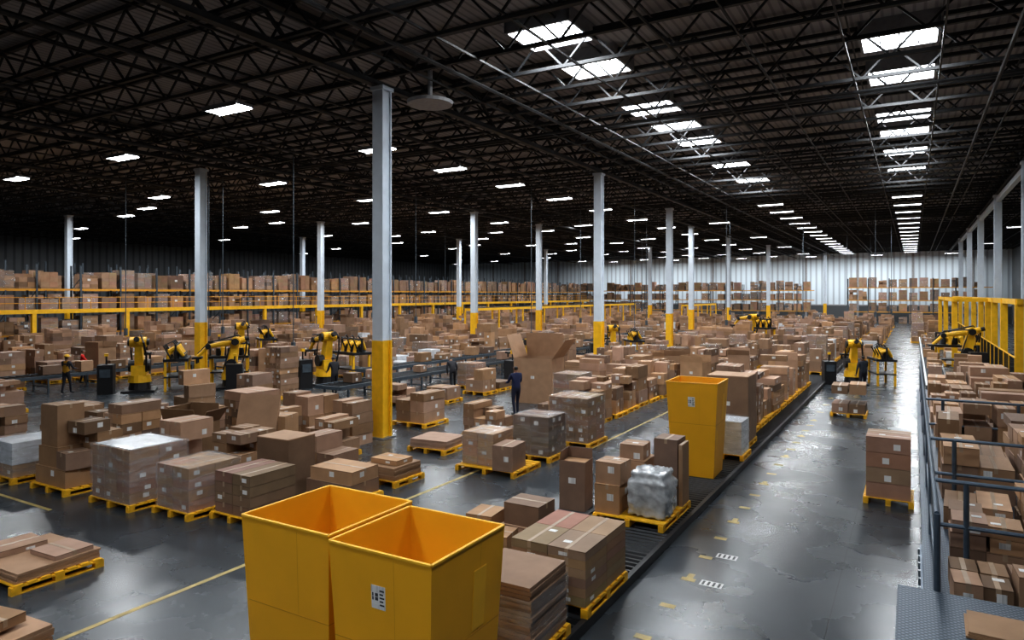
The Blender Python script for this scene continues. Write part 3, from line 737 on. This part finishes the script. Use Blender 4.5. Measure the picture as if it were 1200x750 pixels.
for a in ((-31.0, 18.6, .9, 1.25, 0), (-28.4, 21.6, 2.4, 1.2, .4), (-25.2, 24.6, 1.3, 1.3, .3),
          (-17.3, 31.0, 1.2, 1.1, .2), (-17.4, 43.0, .6, 1.2, .5), (-12.0, 60, 1, 1.4, 0),
          (-2.6, 38.2, .3, 1.1, .3), (2.6, 46, 1.7, 1.3, .4), (-38.5, 30, 1, 1.3, 0)):
    robot(a[0], a[1], 0, a[2], a[3], a[4])

# ------------------------------------------------------------------ yellow gantry frames on the right
mb = MB()
for x in (4.0, 2.2):
    for y in ((37, 42.8, 47.5, 51.5, 56.5, 63, 71, 80, 92) if x > 3 else (50, 63, 76)):
        mb.box(x, y, 0, .3, .3, 4.3, 'yellow'); mb.box(x, y, 0, .5, .5, .05, 'steel')
mb.box(4.0, 64.5, 4.05, .22, 55.5, .25, 'yellow'); mb.box(2.2, 63, 4.05, .2, 27, .22, 'yellow')
for y in (50, 63, 76): mb.box(3.1, y, 4.05, 2.1, .2, .22, 'yellow')
mb.obj('yellow_gantry_frame')
mb = MB()
y = 33.5
while y < 75:
    mb.box(3.5, y, 0, .06, .06, 2.0, 'yellow'); y += 2.0
for z in (.2, 1.95): mb.box(3.5, 54, z, .04, 41, .05, 'yellow')
y = 33.6
while y < 75: mb.box(3.5, y, .2, .012, .012, 1.75, 'black'); y += .15
mb.obj('machine_guard_fence')
for yy in (37, 42, 48, 56, 64, 72, 84): occ(4, yy, .5)
for yy in (50, 63, 76): occ(2.2, yy, .4)

# ------------------------------------------------------------------ raised deck, guard rails, diamond plate platform (right)
mb = MB(); DX0, DX1, DY0, DY1, DZ = .12, 6.6, 9.2, 31.0, .8
mb.box((DX0+DX1)/2, (DY0+DY1)/2, DZ-.06, DX1-DX0, DY1-DY0, .06, 'plate'); mb.box(DX0+.05, (DY0+DY1)/2, DZ-.26, .1, DY1-DY0, .2, 'blue'); mb.box((DX0+DX1)/2, DY0+.05, DZ-.26, DX1-DX0, .1, .2, 'blue')
y = DY0+.1
while y < DY1:
    for x in (DX0+.08, (DX0+DX1)/2, DX1-.1): mb.box(x, y, 0, .12, .12, DZ-.06, 'blue')
    y += 2.4
mb.obj('raised_steel_deck')
mb = MB()
y = DY0+.15
while y < DY1:
    mb.tube([(DX0+.12, y, DZ), (DX0+.12, y, DZ+1.15)], .035, 'blue', 8); y += 3.0
for z in (.45, 1.15): mb.tube([(DX0+.12, DY0+.15, DZ+z), (DX0+.12, DY1, DZ+z)], .03, 'blue', 8)
for yy in (11.05, 14.2, 19.5):
    for x in (.62, 2.1, 3.6): mb.tube([(x, yy, DZ), (x, yy, DZ+1.15)], .035, 'blue', 8)
    for z in (.55, 1.15): mb.tube([(DX0+.12, yy, DZ+z), (4.5, yy, DZ+z)], .03, 'blue', 8)
# wire-mesh infill on the aisle side near the platform
y = DY0+.2
while y < 15.1: mb.box(DX0+.12, y, DZ+.02, .008, .008, 1.12, 'steel'); y += .11
for k in range(10): mb.box(DX0+.12, DY0+.15+2.95, DZ+.05+k*.11, .008, 5.9, .008, 'steel')
mb.box(DX0-.02, 10.6, .35, .03, 2.4, .45, 'blue')
for k in range(8): mb.box(DX0-.045, 9.5+k*.3, .36, .03, .05, .43, 'steel')
mb.obj('steel_guard_rail')
mb = MB()
mb.box(1.6, 5.2, 1.16, 3.5, 7.4, .05, 'plate'); mb.box(-.12, 5.2, .95, .06, 7.4, .24, 'blue'); mb.box(1.6, 8.88, .95, 3.5, .06, .24, 'blue')
for (x, y) in ((-.08, 8.8), (-.08, 5.5), (-.08, 1.8), (3.2, 8.8), (3.2, 1.8)): mb.box(x, y, 0, .12, .12, 1.16, 'blue')
mb.obj('diamond_plate_platform')
mb = MB(); flats(mb, 1.3, 8.1, 1.212, 1.7, .55, .06, -.03, .02); mb.obj('cardboard_sheet')
def deckload(x, y, w, d, h, n=2):
    mb = MB(); cartons(mb, x, y, DZ, w, d, h, R.uniform(-.04, .04), n, False); mb.obj('deck_box_stack')
for (x, y, w, d, h) in ((.86, 10.1, .9, .9, .45), (1.95, 10.0, 1.0, 1.0, .65), (.88, 11.8, .85, 1.1, .62), (1.85, 11.8, .9, 1.1, .55), (2.9, 11.8, .9, 1.1, .6), (.88, 13.3, .9, 1.1, .5), (1.9, 13.3, .9, 1.1, .7), (3.0, 13.3, .9, 1.1, .7)):
    deckload(x, y, w, d, h)
y = 15.2
while y < 30:
    for x in (1.0, 2.25, 3.5, 4.75):
        if R.random() < .93: deckload(x+R.uniform(-.04, .04), y, 1.1, 1.15, R.uniform(.45, 1.4), 2 if y < 20 else 1)
    y += 1.35 if abs(y+1.35-19.5) > .7 else 2.1

# ------------------------------------------------------------------ overhead conveyors
OH = ((-37.2, 55, 100), (-26.2, 90, 105))
mb = MB()
for (x, y0, y1) in OH:
    mb.box(x, (y0+y1)/2, 2.9, .9, y1-y0, .25, 'yellow'); mb.box(x, (y0+y1)/2, 3.15, .8, y1-y0, .06, 'black')
    y = y0
    while y <= y1:
        for s in (-.4, .4): mb.box(x+s, y, 0, .14, .14, 2.9, 'yellow')
        occ(x, y, .6); y += 5
mb.obj('overhead_conveyor')

# ------------------------------------------------------------------ masses of stock
def mass(name, zones):
    mb = MB()
    for (x0, x1, y0, y1, dens, h0, h1, z) in zones:
        y = y0
        while y < y1:
            x = x0+.6
            while x < x1-.4:
                if R.random() < dens and free(x, y, .68):
                    far = math.hypot(x, y)
                    det = 1 if far < 48 else 0
                    w, d = R.uniform(.9, 1.2), R.uniform(.9, 1.2); h = R.uniform(h0, h1); r_ = R.random()
                    if R.random() < .12: h *= 1.35
                    h = min(h, 2.5)
                    zz = z
                    if far < 60: zz += pallet(mb, x, y, z, 1.2, 1.15)
                    else: mb.box(x, y, z, 1.2, 1.15, .13, 'pallet'); zz += .13
                    if r_ < .10: cartons(mb, x, y, zz, w, d, h, 0, 0, True, 2, 2, .25); film(mb, x, y, zz, w+.03, d+.03, h+.02)
                    elif r_ < .14: mb.box(x, y, zz, w, d, h*.7, 'wrapwhite')
                    elif r_ < .22: flats(mb, x, y, zz, w, d, h*.5, 0, .1)
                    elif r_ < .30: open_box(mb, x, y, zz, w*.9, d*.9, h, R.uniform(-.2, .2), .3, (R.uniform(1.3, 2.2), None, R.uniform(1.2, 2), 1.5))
                    else: cartons(mb, x, y, zz, w, d, h, R.uniform(-.1, .1), det, False)
                x += R.uniform(1.3, 1.5)
            y += R.uniform(1.32, 1.5)
    mb.obj(name)
mass('conveyor_pallet_stock', [(-5.45, -4.2, 22.4, 98, .95, .9, 1.9, .15)])
mass('staged_carton_stock', [(-13.3, -9.4, 21.0, 32, .8, .6, 1.5, 0), (-13.6, -7.0, 32, 112, .85, .8, 1.7, 0)])
mass('staged_carton_stock', [(-19.0, -15.2, 20.5, 30, .40, .5, 1.2, 0), (-19.3, -14.8, 30, 112, .80, .6, 1.5, 0)])
mass('staged_carton_stock', [(-27.4, -23, 15, 112, .80, .7, 1.8, 0), (-33.0, -28.4, 25, 112, .85, .7, 1.8, 0)])
mass('staged_carton_stock', [(-33.2, -23.2, 8.5, 14, .30, .6, 1.1, 0), (-50.0, -36.0, 10, 112, .85, .8, 2.2, 0)])
mass('staged_carton_stock', [(-.2, 3.3, 74, 110, .6, .8, 1.8, 0), (1.7, 3.2, 33, 70, .45, .8, 1.6, 0), (-3.4, -1.6, 52, 110, .5, .8, 1.6, 0)])

# ------------------------------------------------------------------ pallet racking
def rack(name, x, y0, y1, depth, levels, htop, along='y', beam='orange'):
    mb = MB(); bay = 2.9
    T = (lambda a, b_: (x+b_, a)) if along == 'y' else (lambda a, b_: (a, x+b_))
    t = y0
    while t <= y1:
        for o in (-depth/2, depth/2):
            p = T(t, o); mb.box(p[0], p[1], 0, .11, .11, htop, 'rackup')
        z = .3
        while z < htop-1:
            a = T(t, -depth/2); b_ = T(t, depth/2); mb.bar((a[0], a[1], z), (b_[0], b_[1], z+.9), .04, 'rackup'); z += .9
        t += bay
    for li, z in enumerate(levels):
        for o in (-depth/2, depth/2):
            p = T((y0+y1)/2, o); L = y1-y0
            if along == 'y': mb.box(p[0], p[1], z-.12, .07, L, .12, beam)
            else: mb.box(p[0], p[1], z-.12, L, .07, .12, beam)
        p = T((y0+y1)/2, 0)
        if along == 'y': mb.box(p[0], p[1], z-.04, depth, y1-y0, .03, 'rackup')
        else: mb.box(p[0], p[1], z-.04, y1-y0, depth, .03, 'rackup')
    lv = [0.0]+list(levels)
    for i, z in enumerate(lv):
        top = lv[i+1] if i+1 < len(lv) else z+1.9
        t = y0+.75
        while t < y1-.5:
            if R.random() < .92:
                p = T(t, 0); h = (top-z-.35)*R.uniform(.6, .95)
                mb.box(p[0], p[1], z, 1.15, 1.1, .12, 'wood'); r_ = R.random()
                ll = R.choice((.25, .35, .5))
                cartons(mb, p[0], p[1], z+.12, 1.1, 1.1, h, 0, 0, R.random() < .7, 2, 2, ll)
                if r_ < .5: film(mb, p[0], p[1], z+.12, 1.13, 1.13, h)
                if R.random() < .35: mb.box(p[0]+.565, p[1]-.1, z+.12+h*.5, .01, .22, .16, 'label')
            t += 1.38
    mb.obj(name)
rack('pallet_rack', -53, -2, 114, 1.3, (1.75, 3.3, 4.9), 6.6)
rack('pallet_rack', -62.2, 0, 114, 1.3, (3.3, 4.9), 7.2)
rack('pallet_rack', 121.5, -60, -14, 1.3, (1.8, 3.6, 5.2), 6.2, 'x')
rack('pallet_rack', 121.5, -9, 10, 1.3, (1.8, 3.6, 5.6), 7.0, 'x')
mb = MB(); x = -50.8
mb.box(x, 55, 3.2, .3, 118, .28, 'yellow')
y = -2
while y < 113: mb.box(x, y, 0, .26, .26, 3.2, 'yellow'); y += 6.3
mb.tube([(x, -3, 4.3), (x, 113, 4.3)], .025, 'orange', 5); mb.tube([(x, -3, 3.9), (x, 113, 3.9)], .025, 'orange', 5)
y = -2.5
while y < 113: mb.tube([(x, y, 3.45), (x, y, 4.3)], .025, 'orange', 5); y += 2.1
mb.obj('yellow_mezzanine_edge')

# ------------------------------------------------------------------ world, camera, colour
w = bpy.data.worlds.new('World'); sc.world = w; w.use_nodes = True
w.node_tree.nodes['Background'].inputs[0].default_value = (.3, .36, .45, 1); w.node_tree.nodes['Background'].inputs[1].default_value = .05
cd = bpy.data.cameras.new('camera'); cam = bpy.data.objects.new('camera', cd); sc.collection.objects.link(cam)
cd.sensor_width = 36; cd.lens = 24; cd.shift_y = -.025; cd.clip_end = 400
cam.location = (0, 0, 4.5); cam.rotation_euler = (math.radians(90), 0, math.atan(470/800)); sc.camera = cam
sc.view_settings.view_transform = 'Standard'
try: sc.view_settings.look = 'Medium High Contrast'
except Exception as e: print('look', e)
sc.view_settings.exposure = -0.05
print('faces', sum(len(o.data.polygons) for o in sc.objects if o.type == 'MESH'))
